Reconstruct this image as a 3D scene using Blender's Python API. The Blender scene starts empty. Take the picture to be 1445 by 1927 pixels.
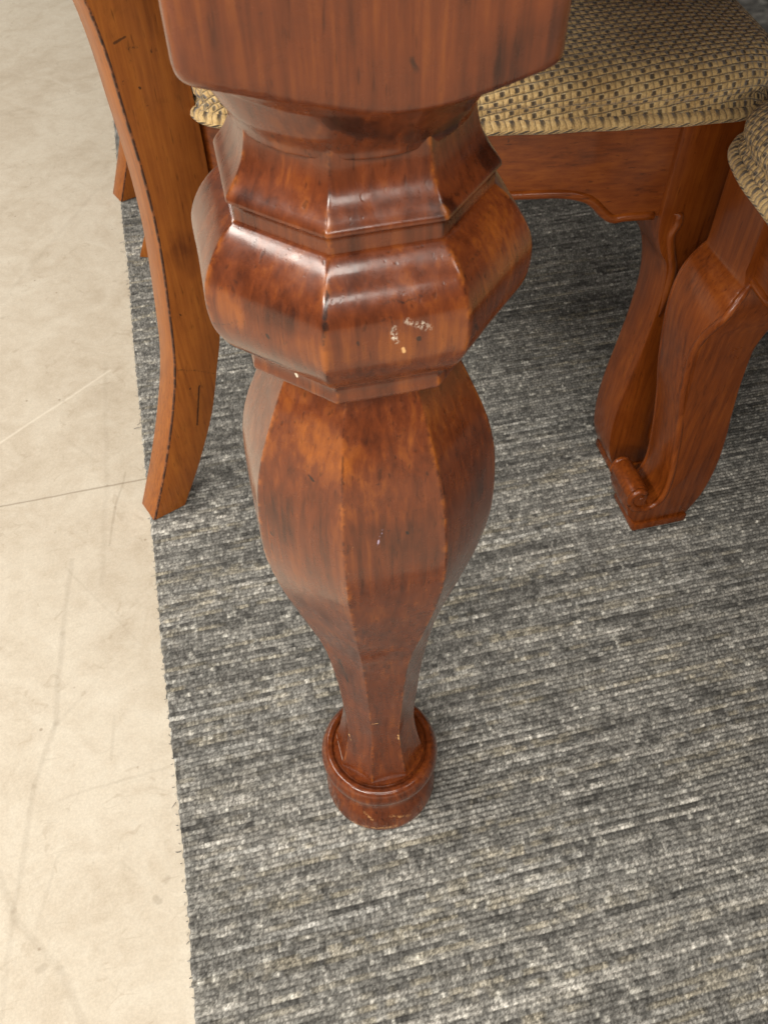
import bpy, bmesh, math, random
import numpy as np
from mathutils import Vector, Matrix

random.seed(7)
np.random.seed(7)
scene = bpy.context.scene
C = scene.collection

# ------------------------------------------------------------------ camera
cam_d = bpy.data.cameras.new('camera')
cam = bpy.data.objects.new('camera', cam_d)
C.objects.link(cam)
CAM_POS = Vector((-0.0653, -0.3357, 0.7974))
RT = Vector((0.9725, -0.2326, -0.0132)).normalized()
FW = Vector((0.1351, 0.6101, -0.7805)).normalized()
UP = RT.cross(FW).normalized()
RT = FW.cross(UP).normalized()
cam.matrix_world = Matrix(((RT.x, UP.x, -FW.x, CAM_POS.x), (RT.y, UP.y, -FW.y, CAM_POS.y),
                           (RT.z, UP.z, -FW.z, CAM_POS.z), (0, 0, 0, 1)))
cam_d.sensor_fit = 'VERTICAL'
cam_d.sensor_height = 36
cam_d.lens = 1653.0 / 1927.0 * 36
cam_d.clip_start = 0.02
cam_d.clip_end = 200
cam_d.dof.use_dof = True
cam_d.dof.focus_distance = 0.55
cam_d.dof.aperture_fstop = 32
scene.camera = cam

# ------------------------------------------------------------------ light
world = bpy.data.worlds.new('World')
scene.world = world
world.use_nodes = True
wb = world.node_tree.nodes['Background']
wb.inputs['Color'].default_value = (1.0, 0.93, 0.84, 1)
wb.inputs['Strength'].default_value = 0.13


def area(name, loc, target, sx, sy, power, col=(1, 0.95, 0.87)):
    d = bpy.data.lights.new(name, 'AREA')
    d.shape = 'RECTANGLE'
    d.size, d.size_y = sx, sy
    d.energy = power
    d.color = col
    o = bpy.data.objects.new(name, d)
    o.location = loc
    o.rotation_euler = (Vector(target) - Vector(loc)).to_track_quat('-Z', 'Y').to_euler()
    C.objects.link(o)
    return o


# rows of ceiling luminaires of the showroom
area('ceiling_lamp', (-0.5, -1.9, 2.9), (-0.5, -1.9, 0), 2.0, 0.75, 84)
area('ceiling_lamp', (2.6, -2.6, 2.9), (2.6, -2.6, 0), 2.4, 0.6, 45)
area('ceiling_lamp', (-2.5, 0.0, 2.9), (-2.5, 0.0, 0), 0.7, 2.4, 150)
area('ceiling_lamp', (-3.4, -3.6, 2.9), (-2.4, -2.6, 0), 2.4, 0.8, 230)
area('ceiling_lamp', (-0.4, -5.4, 2.9), (-0.4, -4.0, 0), 3.2, 0.7, 110)
area('ceiling_lamp', (-2.3, 3.8, 2.9), (-2.3, 3.8, 0), 0.7, 2.4, 90)

vs = scene.view_settings
vs.view_transform = 'Standard'
vs.look = 'None'
vs.exposure = 0
vs.gamma = 1
vs.use_curve_mapping = False
scene.render.engine = 'CYCLES'


# ------------------------------------------------------------------ node helpers
class NT:
    def __init__(self, name):
        self.m = bpy.data.materials.new(name)
        self.m.use_nodes = True
        self.t = self.m.node_tree
        self.n = self.t.nodes
        self.l = self.t.links
        self.b = self.n['Principled BSDF']

    def new(self, typ, **kw):
        n = self.n.new(typ)
        for k, v in kw.items():
            setattr(n, k, v)
        return n

    def put(self, sock, v):
        if isinstance(v, bpy.types.NodeSocket):
            self.l.new(v, sock)
        elif v is not None:
            if hasattr(sock, 'default_value'):
                if isinstance(v, (tuple, list)) and len(v) == 3 and sock.type == 'RGBA':
                    v = (*v, 1)
                sock.default_value = v

    def math(self, op, a, b=None, c=None, clamp=False):
        n = self.new('ShaderNodeMath', operation=op, use_clamp=clamp)
        self.put(n.inputs[0], a)
        if b is not None: self.put(n.inputs[1], b)
        if c is not None: self.put(n.inputs[2], c)
        return n.outputs[0]

    def vmath(self, op, a, b=None, scale=None):
        n = self.new('ShaderNodeVectorMath', operation=op)
        self.put(n.inputs[0], a)
        if b is not None: self.put(n.inputs[1], b)
        if scale is not None: self.put(n.inputs['Scale'], scale)
        return n.outputs['Value'] if op in ('LENGTH', 'DOT_PRODUCT', 'DISTANCE') else n.outputs[0]

    def coord(self, which='Object'):
        return self.new('ShaderNodeTexCoord').outputs[which]

    def scale(self, v, s):
        return self.vmath('MULTIPLY', v, s)

    def noise(self, v, scale, detail=4, rough=0.55, dist=0.0, col=False):
        n = self.new('ShaderNodeTexNoise')
        self.put(n.inputs['Vector'], v)
        n.inputs['Scale'].default_value = scale
        n.inputs['Detail'].default_value = detail
        n.inputs['Roughness'].default_value = rough
        n.inputs['Distortion'].default_value = dist
        return n.outputs['Color'] if col else n.outputs['Fac']

    def voro(self, v, scale, feature='F1', out='Distance'):
        n = self.new('ShaderNodeTexVoronoi', feature=feature)
        self.put(n.inputs['Vector'], v)
        n.inputs['Scale'].default_value = scale
        return n.outputs[out]

    def ramp(self, fac, stops, interp='LINEAR'):
        n = self.new('ShaderNodeValToRGB')
        n.color_ramp.interpolation = interp
        e = n.color_ramp.elements
        while len(e) < len(stops): e.new(0.5)
        for i, (p, c) in enumerate(stops):
            e[i].position = p
            if not isinstance(c, (tuple, list)): c = (c, c, c)
            e[i].color = (*c[:3], 1)
        self.put(n.inputs[0], fac)
        return n.outputs[0]

    def mix(self, fac, a, b, blend='MIX'):
        n = self.new('ShaderNodeMix', data_type='RGBA', blend_type=blend)
        self.put(n.inputs[0], fac)
        self.put(n.inputs[6], a)
        self.put(n.inputs[7], b)
        return n.outputs[2]

    def smooth(self, x, a, b, lo=0.0, hi=1.0):
        n = self.new('ShaderNodeMapRange', interpolation_type='SMOOTHSTEP')
        self.put(n.inputs['Value'], x)
        n.inputs['From Min'].default_value = a
        n.inputs['From Max'].default_value = b
        n.inputs['To Min'].default_value = lo
        n.inputs['To Max'].default_value = hi
        return n.outputs[0]

    def bump(self, h, strength, dist, normal=None):
        n = self.new('ShaderNodeBump')
        n.inputs['Strength'].default_value = strength
        n.inputs['Distance'].default_value = dist
        self.put(n.inputs['Height'], h)
        if normal is not None: self.put(n.inputs['Normal'], normal)
        return n.outputs[0]

    def segment(self, P, a, b, w, soft):
        """mask of a thin mark: 1 within w of the line from a to b, fading over soft"""
        a = Vector(a); b = Vector(b)
        d = b - a
        L2 = max(d.length_squared, 1e-12)
        pa = self.vmath('SUBTRACT', P, tuple(a))
        t = self.math('MULTIPLY', self.vmath('DOT_PRODUCT', pa, tuple(d)), 1.0 / L2, clamp=True)
        q = self.vmath('SCALE', tuple(d), scale=t)
        dist = self.vmath('DISTANCE', pa, q)
        return self.smooth(dist, w, w + soft, 1.0, 0.0)


def wood(name, dark, mid, amber, marks=(), grain_axis=2, rough=0.3, stain=0.5, amount=0.5, coat=0.35, mott=11.0, seed=0.0, arris=False):
    k = NT(name)
    P = k.coord('Object')
    Pn = k.vmath('ADD', P, (seed, seed * 1.7, seed * 0.6))
    sc = [260, 260, 260]; sc[grain_axis] = 14
    g = k.noise(k.scale(Pn, tuple(sc)), 1.0, 5, 0.6, 0.3)
    sc2 = [48, 48, 48]; sc2[grain_axis] = 5
    streak = k.noise(k.scale(Pn, tuple(sc2)), 1.0, 4, 0.6, 0.6)
    sc3 = [1, 1, 1]; sc3[grain_axis] = 0.30
    mot = k.noise(k.scale(Pn, tuple(sc3)), mott, 5, 0.62, 0.9)
    mot2 = k.noise(Pn, mott * 2.7, 6, 0.65, 0.4)
    f = k.math('ADD', k.math('MULTIPLY', mot, 0.17), k.math('MULTIPLY', streak, 0.21))
    f = k.math('ADD', k.math('ADD', f, 0.27), k.math('MULTIPLY', mot2, 0.14))
    f = k.math('ADD', f, k.math('MULTIPLY', k.math('SUBTRACT', g, 0.5), 0.34))
    f = k.math('ADD', f, (amount - 0.5) * 0.3)
    # patches where the finish is rubbed through (amber) or left thick (dark, at the neck with painted shade)
    Pw = k.vmath('ADD', P, k.vmath('SCALE', k.vmath('SUBTRACT', k.noise(P, 55, 3, 0.6, 0, True), (0.5, 0.5, 0.5)), scale=0.012))
    for (a, b, w, soft, c, amt) in marks:
        if soft < 0.0028: continue
        s = k.segment(Pw, a, b, w, soft)
        amp = (0.115 if c[0] > 0.3 else (-0.16 if sum(c) < 0.038 else -0.08)) * amt
        f = k.math('ADD', f, k.math('MULTIPLY', s, amp))
    col = k.ramp(f, [(0.30, tuple(c * 0.42 for c in dark)), (0.40, dark), (0.54, mid), (0.76, amber)])
    # dark glaze rubbed into the surface in cloudy patches
    cl = k.noise(k.scale(Pn, (1.0, 1.0, 0.5)), 24.0, 7, 0.72, 1.0)
    clm = k.smooth(cl, 0.54, 0.74)
    col = k.mix(k.math('MULTIPLY', clm, stain), col, tuple(c * 0.28 for c in mid))
    if arris:      # finish rubbed thin along the carved ridges
        ar = k.new('ShaderNodeAttribute', attribute_name='arris').outputs['Fac']
        nz = k.noise(Pn, 120, 4, 0.65)
        col = k.mix(k.math('MULTIPLY', ar, k.smooth(nz, 0.46, 0.62, 0.0, 0.6)), col, amber)
        col = k.mix(k.math('MULTIPLY', k.math('POWER', ar, 6.0), k.smooth(nz, 0.47, 0.38, 0.0, 0.75)), col, tuple(c * 0.3 for c in dark))
    # pores
    sc4 = [420, 420, 420]; sc4[grain_axis] = 60
    po = k.noise(k.scale(Pn, tuple(sc4)), 1.0, 2, 0.5)
    pom = k.smooth(po, 0.62, 0.74)
    col = k.mix(k.math('MULTIPLY', pom, 0.45), col, tuple(c * 0.35 for c in dark))
    # fine dark flecks of the distressed finish
    vd = k.voro(k.vmath('ADD', Pn, k.vmath('SCALE', k.noise(Pn, 60, 2, 0.5, 0, True), scale=0.02)), 62.0)
    pick = k.noise(Pn, 45, 1, 0.5)
    fl = k.math('MULTIPLY', k.smooth(vd, 0.05, 0.12, 1.0, 0.0), k.smooth(pick, 0.60, 0.68))
    col = k.mix(k.math('MULTIPLY', fl, 0.85), col, (0.012, 0.006, 0.004))
    rgh = k.math('ADD', rough, k.math('MULTIPLY', k.math('SUBTRACT', mot2, 0.5), 0.28))
    rgh = k.math('ADD', rgh, k.math('MULTIPLY', clm, 0.06))
    W = k.vmath('ADD', P, k.vmath('SCALE', k.vmath('SUBTRACT', k.noise(P, 260, 2, 0.6, 0, True), (0.5, 0.5, 0.5)), scale=0.0022))
    brk = k.smooth(k.noise(P, 800, 3, 0.65), 0.46, 0.60)
    hgt = k.math('ADD', k.math('MULTIPLY', g, 0.3), k.math('MULTIPLY', pom, -0.35))
    for (a, b, w, soft, c, amt) in marks:
        if soft >= 0.0028: continue
        s = k.segment(W, a, b, w, soft)
        s = k.math('MULTIPLY', s, k.math('MULTIPLY', brk, amt) if amt < 0.7 else amt)
        col = k.mix(s, col, c)
    lump = k.noise(P, 30, 3, 0.5)
    nb = k.bump(lump, 0.09, 0.0035)
    nb = k.bump(hgt, 0.13, 0.0006, nb)
    k.put(k.b.inputs['Base Color'], col)
    k.put(k.b.inputs['Roughness'], rgh)
    k.put(k.b.inputs['Normal'], nb)
    k.b.inputs['IOR'].default_value = 1.5
    k.b.inputs['Specular IOR Level'].default_value = 0.22
    k.b.inputs['Coat Weight'].default_value = coat
    k.put(k.b.inputs['Coat Roughness'], k.math('ADD', 0.10, k.math('MULTIPLY', k.smooth(mot2, 0.4, 0.65), 0.16)))
    k.put(k.b.inputs['Coat Normal'], nb)
    return k.m


# ------------------------------------------------------------------ mesh helpers
def link(name, mesh, mat, parent=None, smooth=False):
    o = bpy.data.objects.new(name, mesh)
    C.objects.link(o)
    for m in (mat if isinstance(mat, (list, tuple)) else [mat]):
        mesh.materials.append(m)
    if smooth:
        mesh.polygons.foreach_set('use_smooth', [True] * len(mesh.polygons))
    if parent: o.parent = parent
    return o


def sharp_by_angle(mesh, deg):
    mesh.polygons.foreach_set('use_smooth', [True] * len(mesh.polygons))
    bm = bmesh.new(); bm.from_mesh(mesh)
    for e in bm.edges:
        if len(e.link_faces) == 2 and e.calc_face_angle(0) > math.radians(deg):
            e.smooth = False
    bm.to_mesh(mesh); bm.free()


def grid_mesh(name, X, closed_u=True, cap0=False, cap1=False):
    """X[rows][cols] of 3-D points"""
    X = np.asarray(X, float)
    nr, nc = X.shape[:2]
    fs = []
    for i in range(nr - 1):
        for j in range(nc if closed_u else nc - 1):
            j2 = (j + 1) % nc
            fs.append((i * nc + j, i * nc + j2, (i + 1) * nc + j2, (i + 1) * nc + j))
    if cap0: fs.append(tuple(range(nc))[::-1])
    if cap1: fs.append(tuple((nr - 1) * nc + j for j in range(nc)))
    me = bpy.data.meshes.new(name)
    me.from_pydata([tuple(p) for p in X.reshape(-1, 3)], [], fs)
    bm = bmesh.new(); bm.from_mesh(me)
    bmesh.ops.recalc_face_normals(bm, faces=bm.faces)
    bm.to_mesh(me); bm.free()
    return me


def prism(name, poly, y0, y1, frame, bevel=0.002, seg=2, bev_mat=None, sharp=35, inset=None):
    """closed 2-D outline (a, z) swept from y0 to y1; frame(a, y, z) -> point"""
    bm = bmesh.new()
    A = [bm.verts.new(frame(a, y0, z)) for a, z in poly]
    B = [bm.verts.new(frame(a, y1, z)) for a, z in poly]
    n = len(poly)
    fa = bm.faces.new(A); fb = bm.faces.new(B[::-1])
    for i in range(n):
        bm.faces.new((A[i], B[i], B[(i + 1) % n], A[(i + 1) % n]))
    bmesh.ops.recalc_face_normals(bm, faces=bm.faces)
    if bevel:
        rim = [e for e in bm.edges if (fa in e.link_faces or fb in e.link_faces)]
        bmesh.ops.bevel(bm, geom=rim, offset=bevel, segments=seg, profile=0.6, affect='EDGES',
                        clamp_overlap=True, material=-1 if bev_mat is None else bev_mat)
    me = bpy.data.meshes.new(name)
    bm.to_mesh(me); bm.free()
    sharp_by_angle(me, sharp)
    return me


def smooth_poly(pts, n=6, closed=False):
    """Catmull-Rom resample of an open polyline"""
    P = [np.array(p, float) for p in pts]
    out = []
    for i in range(len(P) - 1):
        p0 = P[i - 1] if i > 0 else 2 * P[0] - P[1]
        p1, p2 = P[i], P[i + 1]
        p3 = P[i + 2] if i + 2 < len(P) else 2 * P[-1] - P[-2]
        for k in range(n):
            t = k / n
            out.append(0.5 * (2 * p1 + (p2 - p0) * t + (2 * p0 - 5 * p1 + 4 * p2 - p3) * t * t + (3 * p1 - p0 - 3 * p2 + p3) * t ** 3))
    out.append(P[-1])
    return [tuple(map(float, q)) for q in out]


def tube(name, path, r, nseg=10, closed=False, taper=False, uvscale=None):
    P = [Vector(p) for p in path]
    n = len(P)
    rows = []
    for i in range(n):
        a = P[(i - 1) % n] if (closed or i > 0) else P[0]
        b = P[(i + 1) % n] if (closed or i < n - 1) else P[-1]
        t = (b - a).normalized()
        ref = Vector((0, 0, 1)) if abs(t.z) < 0.9 else Vector((1, 0, 0))
        s = t.cross(ref).normalized()
        w = s.cross(t)
        rr = r
        if taper:
            rr = r * min(1.0, 0.15 + min(i, n - 1 - i) / max(1, n * 0.12))
        rows.append([P[i] + (s * math.cos(q) + w * math.sin(q)) * rr for q in [2 * math.pi * j / nseg for j in range(nseg)]])
    if closed: rows.append(rows[0])
    return grid_mesh(name, rows, True, not closed, not closed)


def tag(o, label, cat, group=None):
    o['label'] = label
    o['category'] = cat
    if group: o['group'] = group
    return o


def empty(name, loc=(0, 0, 0), rz=0.0):
    o = bpy.data.objects.new(name, None)
    C.objects.link(o)
    o.location = loc
    o.rotation_euler = (0, 0, rz)
    o.empty_display_size = 0.05
    return o


# ------------------------------------------------------------------ floor (polished concrete)
k = NT('concrete')
P = k.coord('Object')
n1 = k.noise(P, 3.0, 6, 0.6, 0.6)
n2 = k.noise(P, 16.0, 7, 0.68, 1.2)
n3 = k.noise(P, 75.0, 4, 0.6, 0.2)
f = k.math('ADD', k.math('MULTIPLY', n1, 0.42), k.math('MULTIPLY', n2, 0.42))
f = k.math('ADD', f, k.math('MULTIPLY', n3, 0.18))
col = k.ramp(f, [(0.34, (0.385, 0.325, 0.245)), (0.46, (0.45, 0.390, 0.305)), (0.55, (0.495, 0.440, 0.354)), (0.68, (0.54, 0.492, 0.406))])
# trowel marks: torn pale crescents
tm = k.noise(k.vmath('ADD', P, k.vmath('SCALE', k.noise(P, 9, 3, 0.6, 0, True), scale=0.14)), 30.0, 3, 0.5, 2.2)
col = k.mix(k.math('MULTIPLY', k.smooth(tm, 0.58, 0.72), 0.16), col, (0.60, 0.555, 0.465))
col = k.mix(k.math('MULTIPLY', k.smooth(tm, 0.38, 0.28), 0.30), col, (0.30, 0.24, 0.17))
gr = k.noise(P, 520.0, 3, 0.7)
col = k.mix(1.0, col, k.ramp(gr, [(0.3, 0.90), (0.7, 1.08)]), 'MULTIPLY')
scr = k.noise(k.scale(k.vmath('ADD', P, k.vmath('SCALE', k.noise(P, 5, 2, 0.5, 0, True), scale=0.05)), (30.0, 420.0, 1.0)), 1.0, 2, 0.5)
col = k.mix(k.math('MULTIPLY', k.smooth(scr, 0.66, 0.74), 0.16), col, (0.22, 0.175, 0.12))
sp = k.math('MULTIPLY', k.smooth(k.voro(P, 55.0), 0.05, 0.13, 1.0, 0.0), k.smooth(k.noise(P, 30, 1), 0.60, 0.66))
col = k.mix(k.math('MULTIPLY', sp, 0.55), col, (0.17, 0.12, 0.075))
Wp = k.vmath('ADD', P, k.vmath('SCALE', k.vmath('SUBTRACT', k.noise(P, 14, 3, 0.6, 0, True), (0.5, 0.5, 0.5)), scale=0.007))
Wf = k.vmath('ADD', P, k.vmath('SCALE', k.vmath('SUBTRACT', k.noise(P, 40, 2, 0.6, 0, True), (0.5, 0.5, 0.5)), scale=0.002))
FLOOR_MARKS = []   # filled below: (a, b, half width, fade, darkness, straight)
FM = [
    # saw cut, hairlines, scuffs (x, y)
    ((-1.4, 0.400), (-0.190, 0.4115), 0.0005, 0.0014, 0.55, True),
    ((-0.218, 0.428), (-0.232, 0.375), 0.0006, 0.0016, 0.50, False),
    ((-0.232, 0.375), (-0.242, 0.320), 0.0007, 0.0016, 0.50, False),
    ((-0.234, 0.640), (-0.240, 0.430), 0.0008, 0.0040, 0.20, False),
    ((-0.240, 0.430), (-0.252, 0.270), 0.0008, 0.0040, 0.22, False),
    ((-0.284, 0.310), (-0.294, 0.215), 0.0008, 0.0035, 0.34, False),
    ((-0.294, 0.215), (-0.303, 0.110), 0.0009, 0.0036, 0.36, False),
    ((-0.303, 0.110), (-0.322, 0.050), 0.0008, 0.0034, 0.34, False),
    ((-0.322, 0.050), (-0.338, -0.060), 0.0008, 0.0034, 0.32, False),
    ((-0.338, -0.060), (-0.352, -0.200), 0.0007, 0.0034, 0.24, False),
    ((-0.310, 0.100), (-0.262, 0.150), 0.0005, 0.0024, 0.18, False),
    ((-0.305, 0.030), (-0.196, 0.040), 0.0004, 0.0018, 0.30, False),
    ((-0.355, -0.020), (-0.335, -0.070), 0.0010, 0.0040, 0.30, False),
    ((-0.335, -0.070), (-0.300, -0.115), 0.0009, 0.0040, 0.28, False),
    ((-0.300, -0.115), (-0.278, -0.170), 0.0012, 0.0045, 0.30, False),
    ((-0.320, -0.080), (-0.300, -0.020), 0.0005, 0.0024, 0.20, False),
    ((-0.290, 0.300), (-0.215, 0.180), 0.0004, 0.0018, 0.20, False),
    ((-0.245, 0.105), (-0.250, 0.060), 0.0005, 0.0020, 0.24, False),
    ((-0.240, 0.440), (-0.300, 0.520), 0.0006, 0.0030, 0.14, False),
    ((-0.382, 0.800), (-0.230, 1.080), 0.0008, 0.0050, 0.16, False),
    ((-0.400, 1.380), (-0.210, 1.440), 0.0010, 0.0060, 0.16, False),
    ((-0.218, -0.078), (-0.215, -0.081), 0.0014, 0.0026, 0.60, False),
    ((-0.209, -0.066), (-0.207, -0.063), 0.0010, 0.0022, 0.45, False),
    ((-0.246, -0.040), (-0.230, -0.058), 0.0005, 0.0020, 0.25, False),
    ((-0.316, -0.112), (-0.312, -0.110), 0.0016, 0.0030, 0.50, False),
]
for (a, b, w, s, amt, straight) in FM:
    msk = k.segment(Wf if straight else Wp, (*a, -0.005), (*b, -0.005), w, s)
    col = k.mix(k.math('MULTIPLY', msk, amt * (0.9 if straight else 0.45)), col, (0.15, 0.115, 0.075))
LM = [((-0.372, 0.515), (-0.228, 0.620), 0.0004, 0.0024, 0.32)]
for (a, b, w, s, amt) in LM:
    msk = k.segment(Wp, (*a, -0.005), (*b, -0.005), w, s)
    col = k.mix(k.math('MULTIPLY', msk, amt), col, (0.74, 0.69, 0.59))
k.put(k.b.inputs['Base Color'], col)
k.put(k.b.inputs['Roughness'], k.math('ADD', 0.36, k.math('MULTIPLY', n2, 0.30)))
k.put(k.b.inputs['Normal'], k.bump(k.math('ADD', k.math('ADD', n2, k.math('MULTIPLY', n3, 0.5)), k.math('MULTIPLY', gr, 0.15)), 0.16, 0.002))
k.b.inputs['Specular IOR Level'].default_value = 0.35
M_CONC = k.m
me = bpy.data.meshes.new('floor')
S = 6.0
me.from_pydata([(-S, -S, -0.005), (S, -S, -0.005), (S, S, -0.005), (-S, S, -0.005)], [], [(0, 1, 2, 3)])
fl = link('floor', me, M_CONC)
fl['kind'] = 'structure'


# ------------------------------------------------------------------ rug (looped yarn rows, real relief)
def build_rug():
    rng = np.random.default_rng(11)
    p = 0.0046
    x = np.concatenate([np.arange(-0.193, 0.72, 0.0013), np.arange(0.72, 1.7, 0.012)])
    y = np.concatenate([np.arange(-0.36, 1.02, p / 4.0), np.arange(1.02, 2.3, 0.012)])
    nx, ny = len(x), len(y)
    X, Y = np.meshgrid(x, y)

    def vnoise(u, v, seed):
        """value noise, smooth in u, smooth in v"""
        r = np.random.default_rng(seed).random((512, 512))
        iu = np.floor(u).astype(int); iv = np.floor(v).astype(int)
        fu = u - iu; fv = v - iv
        fu = fu * fu * (3 - 2 * fu); fv = fv * fv * (3 - 2 * fv)
        g = lambda a, b: r[a % 512, b % 512]
        return (g(iu, iv) * (1 - fu) + g(iu + 1, iv) * fu) * (1 - fv) + (g(iu, iv + 1) * (1 - fu) + g(iu + 1, iv + 1) * fu) * fv

    Yw = Y + 0.0022 * (vnoise(X * 7 + 3, Y * 9, 1) - 0.5) + 0.0009 * (vnoise(X * 40, Y * 30, 2) - 0.5)
    r = Yw / p
    row = np.floor(r).astype(int)
    fr = r - row
    rr = rng.random(4096)
    L = 0.0038
    c = X / L + rr[row % 4096] * 9 + 1.1 * (vnoise(X * 90, row * 1.0, 3) - 0.5)
    cell = np.floor(c).astype(int)
    fc = c - cell
    tab = rng.random((1024, 1024)); tab2 = rng.random((1024, 1024)); tab3 = rng.random((1024, 1024))
    cr = tab[cell % 1024, row % 1024]
    cr2 = tab2[cell % 1024, row % 1024]

    def rown(u, seed):
        r_ = np.random.default_rng(seed).random((1024, 1024))
        iu = np.floor(u).astype(int); fu = u - iu; fu = fu * fu * (3 - 2 * fu)
        return r_[iu % 1024, row % 1024] * (1 - fu) + r_[(iu + 1) % 1024, row % 1024] * fu
    off = rr[(row * 7 + 3) % 4096] * 50
    s1 = rown(X * 7 + off, 21)          # long streaks in one row
    s2 = rown(X * 26 + off, 22)
    band = vnoise(X * 2.2 + 5, Y * 26, 23) * 0.6 + vnoise(X * 6 + 2, Y * 70, 24) * 0.4
    big = vnoise(X * 3 + 9, Y * 5, 25)
    s3 = rown(X * 85 + off, 26)         # loop to loop
    val = 0.27 * s1 + 0.19 * s2 + 0.13 * band + 0.07 * big + 0.20 * (s3 - 0.5) + 0.115
    # colours of the dyed yarn
    st = np.array([0.0, 0.22, 0.36, 0.49, 0.60, 0.71, 0.92])
    cl = np.array([[.030, .029, .028], [.070, .068, .064], [.125, .121, .113], [.185, .180, .168], [.26, .25, .23], [.40, .385, .355], [.62, .605, .57]])
    col = np.stack([np.interp(val, st, cl[:, i]) for i in range(3)], -1)
    # tan yarns plied into some rows, single bright or black loops
    tan = np.clip((rown(X * 12 + off * 1.3, 31) - 0.60) * 5, 0, 1) * np.clip((rown(X * 110 + off, 34) - 0.2) * 2.5, 0, 1)
    tan *= np.clip((vnoise(X * 4 + 1, Y * 8, 33) - 0.25) * 3, 0.15, 1)
    tan = tan[..., None] * 0.40
    col = col * (1 - tan) + np.array([.36, .315, .225]) * tan
    w = np.clip((rown(X * 150 + off, 35) - 0.86) * 9, 0, 1)[..., None] * 0.55
    wr = np.clip((rown(X * 5 + off * 1.7, 37) - 0.80) * 7, 0, 1) * np.clip((vnoise(X * 3, Y * 6 + 4, 38) - 0.35) * 4, 0, 1)
    wr = (wr * np.clip(rown(X * 140 + off, 39) * 1.6, 0, 1))[..., None] * 0.45
    col = col * (1 - wr) + np.array([.44, .435, .415]) * wr
    col = col * (1 - w) + np.array([.52, .505, .46]) * w
    d = np.clip((0.16 - rown(X * 120 + off, 36)) * 9, 0, 1)[..., None] * 0.6
    col = col * (1 - d) + np.array([.032, .031, .029]) * d
    loopc = 0.70 + 0.45 * np.sin(np.pi * fc) ** 0.7
    col *= (loopc * (0.66 + 0.68 * cr) * (0.50 + 1.0 * rng.random((ny, nx)) ** 1.3))[..., None] * np.array([0.86, 0.855, 0.835])
    # relief
    prof = np.sin(np.pi * np.clip(fr, 0, 1)) ** 0.75
    loop = 0.62 + 0.38 * np.sin(np.pi * fc) ** 0.8
    h = prof * loop * (0.55 + 0.45 * cr2)
    h = h * 0.0036
    h += 0.0009 * (vnoise(X * 400, Y * 400, 41) - 0.5)
    fine = (X < 0.73) & (Y < 1.03)
    h = np.where(fine, h, 0.0016)
    Z = -0.0034 + h
    # rows bind off unevenly at the cut edge
    jag = (rr[(row * 3 + 1) % 4096] - 0.5) * 0.0020 + 0.0016 * (vnoise(Y * 11, Y * 0, 51) - 0.5) * 2
    wgt = np.clip(1 - (X + 0.193) / 0.008, 0, 1)
    Xo = X + jag * wgt
    Z = np.where(X < -0.1925, -0.0052, Z)
    V = np.stack([Xo, Y, Z], -1).reshape(-1, 3).astype(np.float32)
    i = np.arange(ny - 1)[:, None] * nx + np.arange(nx - 1)[None, :]
    F = np.stack([i, i + 1, i + 1 + nx, i + nx], -1).reshape(-1, 4).astype(np.int32)
    me = bpy.data.meshes.new('rug')
    me.vertices.add(len(V)); me.vertices.foreach_set('co', V.ravel())
    me.loops.add(F.size); me.loops.foreach_set('vertex_index', F.ravel())
    me.polygons.add(len(F))
    me.polygons.foreach_set('loop_start', np.arange(0, F.size, 4, dtype=np.int32))
    me.update(calc_edges=True)
    at = me.color_attributes.new('yarn', 'FLOAT_COLOR', 'POINT')
    at.data.foreach_set('color', np.concatenate([col.reshape(-1, 3), np.ones((len(V), 1))], -1).astype(np.float32).ravel())
    me.polygons.foreach_set('use_smooth', np.ones(len(F), dtype=bool))
    return me


k = NT('rug_yarn')
va = k.new('ShaderNodeVertexColor', layer_name='yarn').outputs['Color']
P = k.coord('Object')
fib = k.noise(k.scale(P, (700, 1500, 700)), 1.0, 2, 0.6)
col = k.mix(0.5, va, k.mix(1.0, va, k.ramp(fib, [(0.3, 0.45), (0.7, 1.6)]), 'MULTIPLY'))
k.put(k.b.inputs['Base Color'], col)
k.b.inputs['Roughness'].default_value = 0.85
k.b.inputs['Specular IOR Level'].default_value = 0.25
k.b.inputs['Sheen Weight'].default_value = 0.15
k.put(k.b.inputs['Normal'], k.bump(fib, 0.35, 0.001))
M_RUG = k.m
rug = link('rug', build_rug(), M_RUG)
tag(rug, 'large charcoal, grey and tan streaked woven rug lying on the concrete floor', 'rug')

# stray yarn ends along the cut edge
rng = random.Random(5)
bm = bmesh.new()
for i in range(230):
    y0 = -0.34 + 2.2 * (i + rng.random()) / 230
    p0 = Vector((-0.1935 + rng.uniform(0, 0.001), y0, -0.0030 + rng.uniform(-0.001, 0.0008)))
    d = Vector((-1, rng.uniform(-1.0, 1.0), 0)).normalized()
    ln = rng.uniform(0.0012, 0.0036) if rng.random() < 0.85 else rng.uniform(0.005, 0.010)
    bend = Vector((-d.y, d.x, 0)) * rng.uniform(-0.6, 0.6)
    pts = [p0 + d * (ln * t) + bend * (ln * t * t) - Vector((0, 0, 0.0016 * t)) for t in (0, 0.35, 0.7, 1.0)]
    prev = None
    w = rng.uniform(0.00025, 0.0005)
    for q in pts:
        ring = [bm.verts.new(q + Vector((0, w, 0))), bm.verts.new(q + Vector((0, 0, w))), bm.verts.new(q - Vector((0, w, 0)))]
        if prev:
            for a in range(3):
                bm.faces.new((prev[a], prev[(a + 1) % 3], ring[(a + 1) % 3], ring[a]))
        prev = ring
me = bpy.data.meshes.new('fringe')
bm.to_mesh(me); bm.free()
k = NT('fringe_yarn')
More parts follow.
